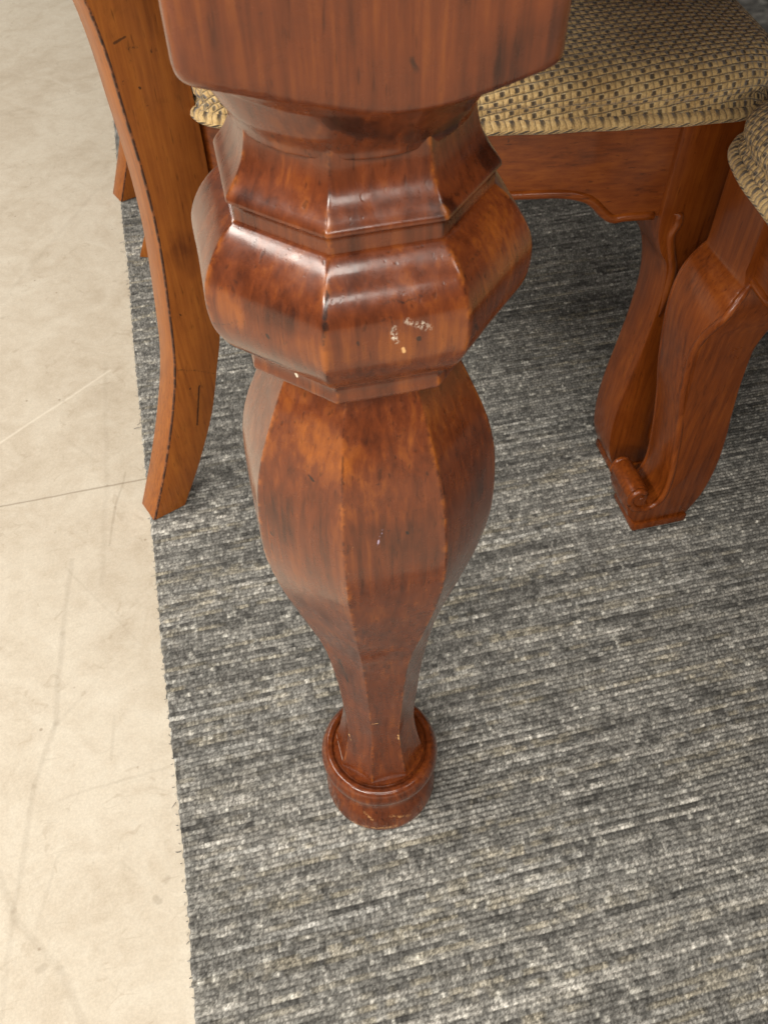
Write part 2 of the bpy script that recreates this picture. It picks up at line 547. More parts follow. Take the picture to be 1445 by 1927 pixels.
k.put(k.b.inputs['Base Color'], k.ramp(k.noise(k.coord('Object'), 120, 1), [(0.4, (0.09, 0.088, 0.083)), (0.6, (0.24, 0.23, 0.21))]))
k.b.inputs['Roughness'].default_value = 0.9
fr_ = link('fringe', me, k.m, rug)
fr_['kind'] = 'stuff'

# ------------------------------------------------------------------ table
DARK, MID, AMB = (0.038, 0.0085, 0.0032), (0.117, 0.0265, 0.0068), (0.31, 0.089, 0.0118)
CH = (0.70, 0.62, 0.50)      # chipped to bare putty / filler
RAW = (0.62, 0.36, 0.15)     # bare wood
BLK = (0.010, 0.006, 0.005)
LEG_MARKS = [
    ((-0.0523, -0.002, 0.6129), (-0.0525, -0.0033, 0.6128), 0.00080, 0.00040, CH, 1.00),
    ((-0.0362, -0.0373, 0.5471), (-0.0358, -0.0374, 0.546), 0.00048, 0.00048, CH, 1.00),
    ((-0.0399, -0.0305, 0.5348), (-0.0402, -0.0299, 0.5347), 0.00032, 0.00032, CH, 0.90),
    ((-0.0288, -0.0393, 0.5202), (-0.0288, -0.0391, 0.5193), 0.00048, 0.00048, CH, 0.95),
    ((-0.0006, -0.0657, 0.5868), (-0.001, -0.0663, 0.5833), 0.00072, 0.00096, CH, 0.60),
    ((-0.001, -0.0663, 0.5833), (0.0002, -0.0665, 0.5807), 0.00056, 0.00080, CH, 0.55),
    ((0.0025, -0.0661, 0.5768), (0.0028, -0.0661, 0.5754), 0.00048, 0.00048, RAW, 0.95),
    ((0.0042, -0.0655, 0.5894), (0.0091, -0.0658, 0.5864), 0.00064, 0.00144, CH, 0.35),
    ((0.0091, -0.0658, 0.5864), (0.0123, -0.0659, 0.5848), 0.00072, 0.00160, CH, 0.30),
    ((-0.0064, -0.0612, 0.4623), (-0.0093, -0.0629, 0.4517), 0.00028, 0.00048, (0.5, 0.42, 0.6), 0.80),
    ((-0.0249, -0.0635, 0.4352), (-0.0249, -0.0635, 0.4296), 0.00040, 0.00048, RAW, 0.95),
    ((-0.0245, -0.0598, 0.4699), (-0.0242, -0.0609, 0.465), 0.00024, 0.00040, RAW, 0.60),
    ((-0.0211, -0.062, 0.4591), (-0.0212, -0.0629, 0.4538), 0.00024, 0.00032, RAW, 0.50),
    ((-0.0298, -0.022, 0.2747), (-0.0247, -0.0215, 0.2405), 0.00056, 0.00048, BLK, 0.95),
    ((-0.0271, -0.0122, 0.1352), (-0.0265, -0.0138, 0.1273), 0.00032, 0.00040, RAW, 0.95),
    ((-0.0105, -0.0283, 0.1788), (-0.0063, -0.0282, 0.1775), 0.00032, 0.00040, RAW, 0.95),
    ((0.008, -0.027, 0.1415), (0.0105, -0.0272, 0.1407), 0.00028, 0.00032, RAW, 0.90),
    ((0.0102, -0.0267, 0.1457), (0.0108, -0.0276, 0.1353), 0.00040, 0.00040, RAW, 0.95),
    ((0.0077, -0.0591, 0.695), (0.0079, -0.059, 0.6945), 0.00040, 0.00032, RAW, 0.90),
    ((0.0087, -0.0591, 0.6741), (0.0089, -0.059, 0.6737), 0.00024, 0.00024, RAW, 0.80),
    ((-0.0321, 0.0204, 0.0824), (-0.0359, 0.0127, 0.0834), 0.00056, 0.00040, (0.72, 0.7, 0.64), 0.90),
    ((-0.0359, 0.0127, 0.0834), (-0.0349, -0.0099, 0.0849), 0.00080, 0.00048, (0.72, 0.7, 0.64), 0.85),
    ((-0.036, -0.0352, 0.005), (-0.0233, -0.0448, 0.0083), 0.00096, 0.00176, RAW, 0.50),
    ((-0.0189, -0.0469, 0.0084), (0.0022, -0.0505, 0.0094), 0.00080, 0.00176, RAW, 0.50),
    ((-0.0247, -0.0388, 0.0302), (-0.0181, -0.0447, 0.0221), 0.00064, 0.00160, RAW, 0.55),
    ((-0.0017, -0.0469, 0.0263), (0.0164, -0.0467, 0.0163), 0.00064, 0.00144, RAW, 0.50),
    ((-0.0479, -0.0129, 0.0157), (-0.0437, -0.0258, 0.0074), 0.00056, 0.00120, RAW, 0.40),
    ((0.0312, -0.0384, 0.0623), (0.0356, -0.0284, 0.0314), 0.00040, 0.00048, RAW, 0.80),
    ((-0.0236, -0.0593, 0.6038), (-0.0258, -0.0634, 0.5945), 0.00040, 0.00072, BLK, 0.75),
    ((-0.0258, -0.0634, 0.5945), (-0.0272, -0.0657, 0.5869), 0.00040, 0.00080, BLK, 0.55),
    ((-0.0261, -0.0642, 0.5923), (-0.026, -0.0649, 0.5908), 0.00080, 0.00096, BLK, 0.70),
    ((-0.0659, -0.0272, 0.5718), (-0.0608, -0.0327, 0.5746), 0.00028, 0.00056, BLK, 0.60),
    ((-0.0608, -0.0327, 0.5746), (-0.0559, -0.0382, 0.5798), 0.00028, 0.00056, BLK, 0.45),
    ((-0.046, -0.0479, 0.5786), (-0.0457, -0.0482, 0.5779), 0.00048, 0.00048, BLK, 0.90),
    ((-0.0432, -0.0503, 0.5736), (-0.0396, -0.0546, 0.5796), 0.00028, 0.00056, BLK, 0.50),
    ((-0.0032, -0.0626, 0.5966), (0.0037, -0.0628, 0.5961), 0.00032, 0.00080, BLK, 0.50),
    ((0.0037, -0.0628, 0.5961), (0.0133, -0.0626, 0.5974), 0.00032, 0.00072, BLK, 0.60),
    ((-0.0054, -0.0647, 0.5909), (-0.0018, -0.0646, 0.5911), 0.00040, 0.00080, BLK, 0.55),
    ((-0.0051, -0.0657, 0.5872), (-0.0011, -0.0659, 0.5861), 0.00040, 0.00080, BLK, 0.50),
    ((0.0084, -0.0664, 0.5812), (0.0088, -0.0667, 0.5801), 0.00048, 0.00064, BLK, 0.80),
    ((-0.0149, -0.0663, 0.5835), (-0.0146, -0.0662, 0.5826), 0.00040, 0.00048, BLK, 0.70),
    ((-0.0623, -0.0305, 0.5893), (-0.0539, -0.0354, 0.5957), 0.00028, 0.00072, BLK, 0.45),
    ((0.0297, -0.0555, 0.6017), (0.0371, -0.048, 0.6022), 0.00040, 0.00096, BLK, 0.40),
    ((0.0286, -0.0623, 0.5926), (0.0301, -0.064, 0.5812), 0.00032, 0.00064, BLK, 0.50),
    ((0.0319, -0.0622, 0.5789), (0.0341, -0.0595, 0.5742), 0.00064, 0.00064, BLK, 0.70),
    ((-0.036, -0.0424, 0.4878), (-0.0347, -0.0445, 0.4863), 0.00040, 0.00064, BLK, 0.80),
    ((-0.0452, -0.045, 0.4242), (-0.0451, -0.0452, 0.423), 0.00048, 0.00040, BLK, 0.95),
    ((-0.0076, -0.0552, 0.4878), (-0.005, -0.0549, 0.4885), 0.00032, 0.00056, BLK, 0.60),
    ((-0.003, -0.0559, 0.4865), (-0.0014, -0.0549, 0.4886), 0.00028, 0.00056, BLK, 0.55),
    ((0.0058, -0.0625, 0.4567), (0.006, -0.0625, 0.4557), 0.00048, 0.00048, BLK, 0.90),
    ((-0.0047, -0.0619, 0.46), (-0.0026, -0.0617, 0.46), 0.00032, 0.00048, BLK, 0.60),
    ((0.0124, -0.0594, 0.4731), (0.0253, -0.0585, 0.4735), 0.00028, 0.00064, BLK, 0.50),
    ((0.0089, -0.06, 0.47), (0.0156, -0.0598, 0.4698), 0.00028, 0.00064, BLK, 0.40),
    ((0.0277, -0.0572, 0.4693), (0.0291, -0.0607, 0.4345), 0.00024, 0.00056, BLK, 0.55),
    ((0.021, -0.0635, 0.4335), (0.0294, -0.0608, 0.4284), 0.00028, 0.00048, BLK, 0.50),
    ((0.0055, -0.0475, 0.5089), (0.0094, -0.0477, 0.5156), 0.00056, 0.00160, BLK, 0.40),
    ((-0.0359, -0.0591, 0.6961), (-0.0355, -0.0592, 0.6941), 0.00080, 0.00072, BLK, 0.75),
    ((-0.0428, -0.0592, 0.6989), (-0.0387, -0.0591, 0.6967), 0.00040, 0.00120, BLK, 0.50),
    ((-0.0392, -0.0591, 0.6935), (-0.0353, -0.0592, 0.692), 0.00048, 0.00096, BLK, 0.45),
    ((-0.0421, -0.059, 0.6957), (-0.0403, -0.059, 0.6939), 0.00040, 0.00120, BLK, 0.40),
    ((-0.0502, -0.0411, 0.5919), (-0.0419, -0.0505, 0.5901), 0.00240, 0.00960, (0.03, 0.009, 0.005), 0.60),
    ((-0.0419, -0.0505, 0.5901), (-0.0325, -0.0595, 0.5903), 0.00160, 0.00800, (0.03, 0.009, 0.005), 0.50),
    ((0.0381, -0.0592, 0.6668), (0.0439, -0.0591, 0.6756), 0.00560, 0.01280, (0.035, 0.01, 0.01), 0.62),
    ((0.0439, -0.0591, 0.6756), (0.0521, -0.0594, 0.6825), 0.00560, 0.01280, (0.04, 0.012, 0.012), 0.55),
    ((-0.038, -0.0592, 0.6665), (-0.014, -0.0489, 0.6546), 0.00160, 0.00480, (0.02, 0.008, 0.006), 0.50),  # neck marks: dark glaze, with shade under the block painted in
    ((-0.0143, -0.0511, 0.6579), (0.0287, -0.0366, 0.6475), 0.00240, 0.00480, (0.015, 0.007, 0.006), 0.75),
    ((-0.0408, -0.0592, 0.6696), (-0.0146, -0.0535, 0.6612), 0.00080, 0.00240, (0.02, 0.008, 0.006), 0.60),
    ((0.0466, -0.022, 0.6247), (0.0497, -0.0235, 0.6204), 0.00320, 0.00640, (0.012, 0.01, 0.006), 0.85),
    ((0.0358, -0.0298, 0.6284), (0.0432, -0.0266, 0.6235), 0.00320, 0.00800, (0.02, 0.012, 0.006), 0.60),
    ((0.0203, -0.05, 0.6228), (0.0289, -0.0422, 0.6145), 0.00160, 0.00560, (0.02, 0.01, 0.005), 0.70),
    ((-0.0444, -0.0275, 0.6215), (-0.0359, -0.0352, 0.6221), 0.00160, 0.00640, (0.03, 0.012, 0.007), 0.55),
    ((-0.0323, -0.038, 0.5026), (-0.024, -0.0464, 0.5021), 0.00480, 0.01440, (0.5, 0.165, 0.024), 0.75),
    ((-0.013, -0.0515, 0.4974), (-0.0128, -0.0589, 0.4753), 0.00320, 0.00960, (0.44, 0.13, 0.02), 0.60),
    ((-0.0095, -0.0665, 0.5786), (0.0174, -0.0665, 0.5781), 0.00400, 0.00960, (0.46, 0.14, 0.022), 0.60),
    ((-0.0361, -0.0578, 0.5797), (-0.0293, -0.0647, 0.5801), 0.00320, 0.00960, (0.46, 0.14, 0.022), 0.55),
    ((-0.0603, -0.0333, 0.585), (-0.057, -0.0367, 0.5824), 0.00320, 0.00720, (0.44, 0.13, 0.022), 0.60),
    ((-0.0589, -0.0301, 0.4545), (-0.0552, -0.0341, 0.4453), 0.00480, 0.01120, (0.03, 0.01, 0.006), 0.45),
    ((0.0141, -0.0536, 0.4923), (0.024, -0.0559, 0.4845), 0.00320, 0.01120, (0.04, 0.012, 0.006), 0.40),
    ((0.0499, -0.0357, 0.4669), (0.0524, -0.037, 0.4469), 0.00240, 0.00800, (0.02, 0.007, 0.005), 0.50),
    ((0.0043, -0.0629, 0.4541), (0.0154, -0.0633, 0.4378), 0.00400, 0.01120, (0.04, 0.013, 0.007), 0.45),
    ((0.0537, -0.0337, 0.5993), (0.044, -0.044, 0.5983), 0.00400, 0.00960, (0.42, 0.13, 0.022), 0.50),
]


def leg_wood(name, z0, z1):
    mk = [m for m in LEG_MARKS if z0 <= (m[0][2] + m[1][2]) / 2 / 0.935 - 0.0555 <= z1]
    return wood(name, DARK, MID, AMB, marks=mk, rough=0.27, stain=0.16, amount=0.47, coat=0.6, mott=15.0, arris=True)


M_VASE = leg_wood('leg_wood', 0.03, 0.512)
M_BULB = leg_wood('bulb_wood', 0.505, 0.602)
M_COLLAR = leg_wood('collar_wood', 0.602, 0.634)
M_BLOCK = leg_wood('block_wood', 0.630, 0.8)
M_FOOT = leg_wood('foot_wood', -0.06, 0.034)
M_TOP = wood('table_top_wood', DARK, MID, AMB, grain_axis=1, rough=0.3)

KL = 0.935                        # leg drawn in its own units, brought to metres
LEG_AT = (-0.0042, -0.0218)


def oct_unit(th, p=260.0):
    """radius of a softly edged octagon whose corner radius is 1; flats face the axes"""
    s = 0.0
    for i in range(8):
        c = math.cos(th - i * math.pi / 4)
        if c > 0: s += c ** p
    return math.cos(math.pi / 8) * s ** (-1.0 / p)


def square_unit(th, p=36.0):
    s = 0.0
    for i in range(4):
        c = math.cos(th - i * math.pi / 2)
        if c > 0: s += c ** p
    return s ** (-1.0 / p)


TH = []
for i in range(8):
    c0 = math.pi / 8 + i * math.pi / 4
    for o in (-22.5, -18, -13, -9, -6, -4, -2.6, -1.5, -0.7, 0, 0.7, 1.5, 2.6, 4, 6, 9, 13, 18):
        TH.append(c0 + math.radians(o))


def wob(th, z, s):
    return (math.sin(3 * th + 17 * z * s + s) + math.sin(5 * th - 31 * z + 2.1 * s) + math.sin(2 * th + 57 * z + 4.4 * s)) / 3


def turned(name, prof, parent, mat, kind='oct', step=0.0022, carve=0.0003, twist=0.012, capb=True, capt=True):
    """prof: list of (z, r) in leg units from top to bottom; a repeated z starts a crisp step"""
    runs = [[prof[0]]]
    for a, b in zip(prof[:-1], prof[1:]):
        if b is None: continue
        if a is None:
            runs.append([runs[-1][-1], b])
        else:
            runs[-1].append(b)
    rows = []
    for run in runs:
        sm = smooth_poly(run, 1) if len(run) == 2 else None
        if len(run) == 2:
            n = max(2, int(math.hypot(run[1][0] - run[0][0], run[1][1] - run[0][1]) / step))
            pts = [(run[0][0] + (run[1][0] - run[0][0]) * i / n, run[0][1] + (run[1][1] - run[0][1]) * i / n) for i in range(n + 1)]
        else:
            ln = sum(math.hypot(a[0] - b[0], a[1] - b[1]) for a, b in zip(run[:-1], run[1:]))
            pts = smooth_poly(run, max(2, int(ln / step / (len(run) - 1)) + 1))
        rows += pts if not rows else pts[1:]
    X = []
    for z, r in rows:
        ring = []
        for th in TH:
            tw = th + twist * math.sin(23 * z + 2 * th)
            if kind == 'oct': q = r * oct_unit(tw)
            elif kind == 'round': q = r
            else: q = r
            q += carve * wob(th, z, 3.1)
            ring.append((KL * q * math.cos(th), KL * q * math.sin(th), KL * (z + 0.0555)))
        X.append(ring)
    me = grid_mesh(name, X, True, capt, capb)
    at = me.attributes.new('arris', 'FLOAT', 'POINT')
    if kind == 'oct':
        vals = [math.exp(-(abs(((th + 0.012 * math.sin(23 * z + 2 * th) ) % (math.pi / 4)) - math.pi / 8) / 0.024) ** 2) for z, r in rows for th in TH]
        at.data.foreach_set('value', vals)
    o = link(name, me, mat, parent)
    sharp_by_angle(me, 38)
    return o


VASE = [(0.512, 0.0440), (0.508, 0.0458), (0.49, 0.0545), (0.46, 0.0668), (0.43, 0.0730), (0.39, 0.0742), (0.35, 0.0682), (0.30, 0.0565),
        (0.25, 0.0440), (0.20, 0.0376), (0.15, 0.0336), (0.10, 0.0310), (0.06, 0.0352), (0.036, 0.0398), (0.024, 0.0405)]
BULB = [(0.5990, 0.0540), (0.5980, 0.0590), None, (0.5958, 0.0620), (0.592, 0.0659), (0.585, 0.0712), (0.575, 0.0760), (0.565, 0.0772), (0.555, 0.0763),
        (0.547, 0.0735), (0.540, 0.0692), (0.5345, 0.0640), None, (0.5325, 0.0612), None, (0.530, 0.0602), (0.5265, 0.0600), (0.5235, 0.0606), (0.5215, 0.0600), (0.520, 0.0580), None, (0.509, 0.0440)]
COLLAR = [(0.645, 0.0486), (0.6320, 0.0492), (0.6265, 0.0502), (0.6205, 0.0522), (0.6145, 0.0558), (0.6105, 0.0591), (0.6085, 0.0604), (0.6072, 0.0606), None, (0.6062, 0.0592), None, (0.6052, 0.0584), None, (0.596, 0.0582)]
FOOT = [(0.0315, 0.0330), (0.0315, 0.0412), None, (0.0272, 0.0416), None, (0.0272, 0.0426), None, (0.0290, 0.0436), (0.0302, 0.0462), (0.0290, 0.0492), (0.0240, 0.0525), (0.0165, 0.0540), (0.0085, 0.0525), (0.0020, 0.0484), (-0.002, 0.0462), None,
        (-0.0035, 0.0456), (-0.010, 0.0450), (-0.019, 0.0456), (-0.030, 0.0500), (-0.040, 0.0522), (-0.0475, 0.0533), (-0.0520, 0.0530), (-0.0558, 0.0512)]


def build_leg(parent, loc):
    shaft = turned('leg', VASE, parent, M_VASE)
    shaft.location = (*loc, 0)
    turned('bulb', BULB, shaft, M_BULB)
    turned('collar', COLLAR, shaft, M_COLLAR)
    turned('foot', FOOT, shaft, M_FOOT, kind='round', step=0.0016, carve=0.00035)
    # square corner block, its lower end rounded off on the lathe and drawn in to a neck
    a = 0.0632
    prof = [(0.6308, 0.0480), (0.6312, 0.0490), (0.635, 0.0502), (0.640, 0.0530), (0.646, 0.0575), (0.6510, 0.0630), (0.6545, 0.0695), (0.6580, 0.0770), (0.6615, 0.0850), (0.6650, 0.0920), (0.672, 0.12)]
    prof = smooth_poly(prof, 4)
    TH2 = []
    for i in range(4):
        c0 = math.pi / 4 + i * math.pi / 2
        for o in (-45, -40, -34, -28, -22, -17, -12, -8.5, -6, -4, -2.5, -1.2, 0, 1.2, 2.5, 4, 6, 8.5, 12, 17, 22, 28, 34, 40):
            TH2.append(c0 + math.radians(o))
    X = []
    for z, r0 in prof + [(0.676, .2), (0.682, .2), (0.69, 0.2), (0.70, .2), (0.71, .2), (0.735, .2)]:
        ring = []
        for th in TH2:
            r = r0
            q1 = a * square_unit(th) + 0.0004 * wob(th, z, 1.3)
            wl = max(0.0, math.cos(th + 0.75 * math.pi)) ** 3     # this corner is worn rounder than the others
            if z < 0.6721 or (z < 0.69 and wl > 0.01): r = float(np.interp(z - 0.0075 * wl * min(1.0, max(0.0, (z - 0.640) / 0.012)), [q[0] for q in prof], [q[1] for q in prof]))
            e = 44.0 - 22.0 * wl
            q = (q1 ** -e + r ** -e) ** (-1 / e)
            ring.append((KL * (q * math.cos(th) - 0.0030 * min(1, max(0, (z - 0.64) / 0.02))), KL * (q * math.sin(th) + 0.0015), KL * (z + 0.0555)))
        X.append(ring)
    me = grid_mesh('corner_block', X, True, True, True)
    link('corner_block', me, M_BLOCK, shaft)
    sharp_by_angle(me, 50)
    return shaft


table = empty('dining_table', (LEG_AT[0], LEG_AT[1], 0))
tag(table, 'dark cherry wood dining table with carved octagonal bulbous leg on round foot', 'table')
TW, TL = 0.76, 1.74
build_leg(table, (0, 0))
build_leg(table, (0, TL))
build_leg(table, (TW, TL))


def box_part(name, lo, hi, mat, parent, bev=0.003):
    bm = bmesh.new()
    bmesh.ops.create_cube(bm, size=1)
    for v in bm.verts:
        v.co = Vector([lo[i] + (v.co[i] + 0.5) * (hi[i] - lo[i]) for i in range(3)])
    if bev: bmesh.ops.bevel(bm, geom=list(bm.edges), offset=bev, segments=2, profile=0.6, affect='EDGES')
    me = bpy.data.meshes.new(name)
    bm.to_mesh(me); bm.free()
    sharp_by_angle(me, 40)
    return link(name, me, mat, parent)


hb = 0.0605 * KL
box_part('apron', (hb - 0.003, -0.012, 0.672), (TW + hb, 0.012, 0.742), M_TOP, table)
box_part('apron', (hb - 0.003, TL - 0.012, 0.672), (TW - hb + 0.003, TL + 0.012, 0.742), M_TOP, table)
box_part('apron', (-0.012, hb - 0.003, 0.672), (0.012, TL - hb + 0.003, 0.742), M_TOP, table)
box_part('apron', (TW - 0.012, 0.01, 0.672), (TW + 0.012, TL - hb + 0.003, 0.742), M_TOP, table)
box_part('tabletop', (-0.075, -0.066, 0.738), (TW + 0.07, TL + 0.075, 0.770), M_TOP, table, 0.008)

# ------------------------------------------------------------------ chairs
CD, CM, CA = (0.062, 0.0125, 0.0024), (0.165, 0.037, 0.0052), (0.31, 0.085, 0.010)
M_CHAIR = wood('chair_wood', CD, CM, CA, rough=0.32, stain=0.35, amount=0.5, coat=0.25, mott=8.0, seed=3.0)
M_RAIL = wood('chair_rail_wood', CD, CM, CA, grain_axis=0, rough=0.32, stain=0.5, amount=0.52, coat=0.25, mott=10.0, seed=8.0)
M_FRAIL = wood('chair_front_rail_wood', CD, CM, CA, grain_axis=1, rough=0.32, stain=0.4, amount=0.52, coat=0.25, mott=10.0, seed=9.0)
POST_MARKS = [
    ((-0.1241, -0.2622, 0.196), (-0.102, -0.2532, 0.1825), 0.00050, 0.00070, BLK, 0.68),
    ((-0.102, -0.2532, 0.1825), (-0.0838, -0.2459, 0.1668), 0.00040, 0.00070, BLK, 0.62),
    ((-0.104, -0.2541, 0.1621), (-0.1157, -0.2588, 0.1117), 0.00070, 0.00070, BLK, 0.8),
    ((-0.1256, -0.2412, 0.5128), (-0.1233, -0.2403, 0.4888), 0.00060, 0.00080, BLK, 0.68),
    ((-0.0976, -0.2515, 0.493), (-0.0974, -0.2514, 0.4922), 0.00080, 0.00060, BLK, 0.68),
    ((-0.0804, -0.2445, 0.496), (-0.0802, -0.2444, 0.4951), 0.00070, 0.00060, BLK, 0.68),
    ((-0.0767, -0.243, 0.4957), (-0.0766, -0.243, 0.4945), 0.00070, 0.00060, BLK, 0.68),
    ((-0.1061, -0.2549, 0.48), (-0.1059, -0.2548, 0.4791), 0.00080, 0.00060, BLK, 0.68),
    ((-0.095, -0.2504, 0.4725), (-0.0948, -0.2503, 0.4716), 0.00060, 0.00060, BLK, 0.80),
    ((-0.1058, -0.2548, 0.5085), (-0.0973, -0.2514, 0.5107), 0.00050, 0.00080, BLK, 0.70),
    ((-0.0973, -0.2514, 0.5023), (-0.0886, -0.2479, 0.5014), 0.00050, 0.00080, BLK, 0.60),
    ((-0.0902, -0.2485, 0.3317), (-0.0697, -0.2402, 0.3199), 0.00500, 0.01400, BLK, 0.50),
    ((-0.0974, -0.2514, 0.3208), (-0.0856, -0.2466, 0.3038), 0.00400, 0.01400, BLK, 0.40),
    ((-0.1489, -0.2506, 0.1557), (-0.1452, -0.2491, 0.1299), 0.00030, 0.00050, BLK, 0.50),
    ((-0.0765, -0.243, 0.5311), (-0.0701, -0.2404, 0.5147), 0.00600, 0.01600, BLK, 0.30),
]
M_POST = wood('chair_post_wood', (0.105, 0.028, 0.006), (0.225, 0.066, 0.011), (0.37, 0.128, 0.020), marks=POST_MARKS, rough=0.36, stain=0.45, amount=0.56, coat=0.2, mott=9.0, seed=5.0)
k = NT('worn_dark_edge')
P = k.coord('Object')
e1 = k.noise(P, 160, 4, 0.65)
col = k.ramp(e1, [(0.36, (0.022, 0.008, 0.004)), (0.52, (0.060, 0.018, 0.007)), (0.64, (0.20, 0.065, 0.018))])
k.put(k.b.inputs['Base Color'], col)
k.b.inputs['Roughness'].default_value = 0.4
M_EDGE = k.m


# upholstery: chenille with staggered dark picks
def fabric(name, welt=False):
    k = NT(name)
    uvn = k.new('ShaderNodeUVMap', uv_map='weave')
    P = uvn.outputs[0]
    O = k.coord('Object')
    wv = k.vmath('SCALE', k.vmath('SUBTRACT', k.noise(O, 55, 2, 0.5, 0, True), (0.5, 0.5, 0.5)), scale=0.0024)
    P = k.vmath('ADD', P, wv)
    sx = k.new('ShaderNodeSeparateXYZ'); k.l.new(P, sx.inputs[0])
    U, V = sx.outputs[0], sx.outputs[1]
    pu, pv = (0.0118, 0.0062)
    if welt:
        U = k.math('ADD', U, k.math('MULTIPLY', V, 0.5))
        pv = 0.02
    r = k.math('DIVIDE', V, pv)
    row = k.math('FLOOR', r)
    fr = k.math('FRACT', r)
    odd = k.math('FRACT', k.math('MULTIPLY', row, 0.5))
    c = k.math('ADD', k.math('DIVIDE', U, pu), odd)
    fc = k.math('FRACT', c)
    cellv = k.new('ShaderNodeCombineXYZ'); k.l.new(k.math('FLOOR', c), cellv.inputs[0]); k.l.new(row, cellv.inputs[1])
    wn = k.new('ShaderNodeTexWhiteNoise', noise_dimensions='2D'); k.l.new(cellv.outputs[0], wn.inputs['Vector'])
    rnd = wn.outputs['Value']
    ax = k.math('ABSOLUTE', k.math('SUBTRACT', fc, 0.5))
    ay = k.math('ABSOLUTE', k.math('SUBTRACT', fr, 0.5))
    fz0 = k.noise(O, 480, 2, 0.6)
    dash = k.math('MULTIPLY', k.smooth(k.math('ADD', ax, k.math('MULTIPLY', k.math('SUBTRACT', fz0, 0.5), 0.16)), 0.09, 0.19, 1, 0), k.smooth(ay, 0.20, 0.40, 1, 0))
    dash = k.math('MULTIPLY', dash, k.smooth(rnd, 0.0, 0.25, 0.75, 1.0))
    tick = k.math('MULTIPLY', k.smooth(ax, 0.12, 0.18, 1, 0), k.smooth(k.math('ABSOLUTE', k.math('SUBTRACT', fr, 0.84)), 0.03, 0.08, 1, 0))
    # nubs: two plump yarn floats between picks
    nub = k.math('ABSOLUTE', k.math('SINE', k.math('MULTIPLY', c, math.pi * 2)))
    rib = k.math('POWER', k.math('SINE', k.math('MULTIPLY', fr, math.pi)), 0.6)
    fz = k.noise(k.scale(O, (1, 1, 1)), 620, 3, 0.65)
    fz2 = k.noise(O, 38, 3, 0.6)
    base = k.ramp(k.math('ADD', k.math('MULTIPLY', fz, 0.6), k.math('MULTIPLY', fz2, 0.4)),
                  [(0.32, (0.33, 0.205, 0.080)), (0.50, (0.54, 0.365, 0.160)), (0.66, (0.70, 0.520, 0.260))])
    nubm = k.math('MULTIPLY', k.smooth(nub, 0.10, 0.42, 1, 0), 0.40)
    base = k.mix(nubm, base, (0.16, 0.10, 0.045))
    groove = k.math('MULTIPLY', k.smooth(rib, 0.25, 0.62, 1, 0), k.smooth(k.noise(O, 70, 2), 0.35, 0.6, 0.35, 1.0))
    col = k.mix(k.math('MULTIPLY', groove, 0.70), base, (0.070, 0.045, 0.022))
    col = k.mix(k.math('MULTIPLY', tick, 0.7), col, (0.66, 0.56, 0.38))
    dk = k.mix(rnd, (0.020, 0.018, 0.022), (0.055, 0.038, 0.028))
    col = k.mix(k.math('MULTIPLY', dash, 0.86), col, dk)
    k.put(k.b.inputs['Base Color'], col)
    k.b.inputs['Roughness'].default_value = 0.9
    k.b.inputs['Specular IOR Level'].default_value = 0.2
    k.b.inputs['Sheen Weight'].default_value = 0.25
    h = k.math('MULTIPLY', rib, k.math('ADD', 0.40, k.math('MULTIPLY', k.math('POWER', nub, 0.6), 0.60)))
    h = k.math('SUBTRACT', h, k.math('MULTIPLY', dash, 0.45))
    h = k.math('ADD', h, k.math('MULTIPLY', fz, 0.35))
    k.put(k.b.inputs['Normal'], k.bump(h, 1.0, 0.0022))
    return k.m


M_FAB = fabric('seat_chenille')
M_WELT = fabric('seat_welt', True)

# seat outline in plan, right half (forward, right), from back middle round to front middle
HALF = [(-0.062, 0.0), (-0.062, 0.12), (-0.060, 0.205), (-0.054, 0.236), (-0.040, 0.252), (0.0, 0.266), (0.08, 0.295), (0.177, 0.322), (0.26, 0.3365), (0.327, 0.3465), (0.368, 0.3500),
        (0.394, 0.3455), (0.412, 0.330), (0.421, 0.305), (0.426, 0.268), (0.432, 0.20), (0.438, 0.10), (0.440, 0.0)]


LS = 0.925      # the left half stands a little closer in


def outline():
    h = smooth_poly(HALF, 5)
    right = [(a, -b) for a, b in h]
    left = [(a, b * LS) for a, b in h[::-1]][1:-1]
    return right + left


OUT = outline()


def offset_outline(d):
    """plan outline pushed outwards by d (negative = inwards)"""
    n = len(OUT)
    res = []
    for i in range(n):
        a = Vector(OUT[i - 1]); b = Vector(OUT[(i + 1) % n])
        t = (b - a).normalized()
        nrm = Vector((t.y, -t.x))
        cx = Vector((0.19, 0))
        if nrm.dot(Vector(OUT[i]) - cx) < 0: nrm = -nrm
        res.append((OUT[i][0] + nrm.x * d, OUT[i][1] + nrm.y * d))
    return res


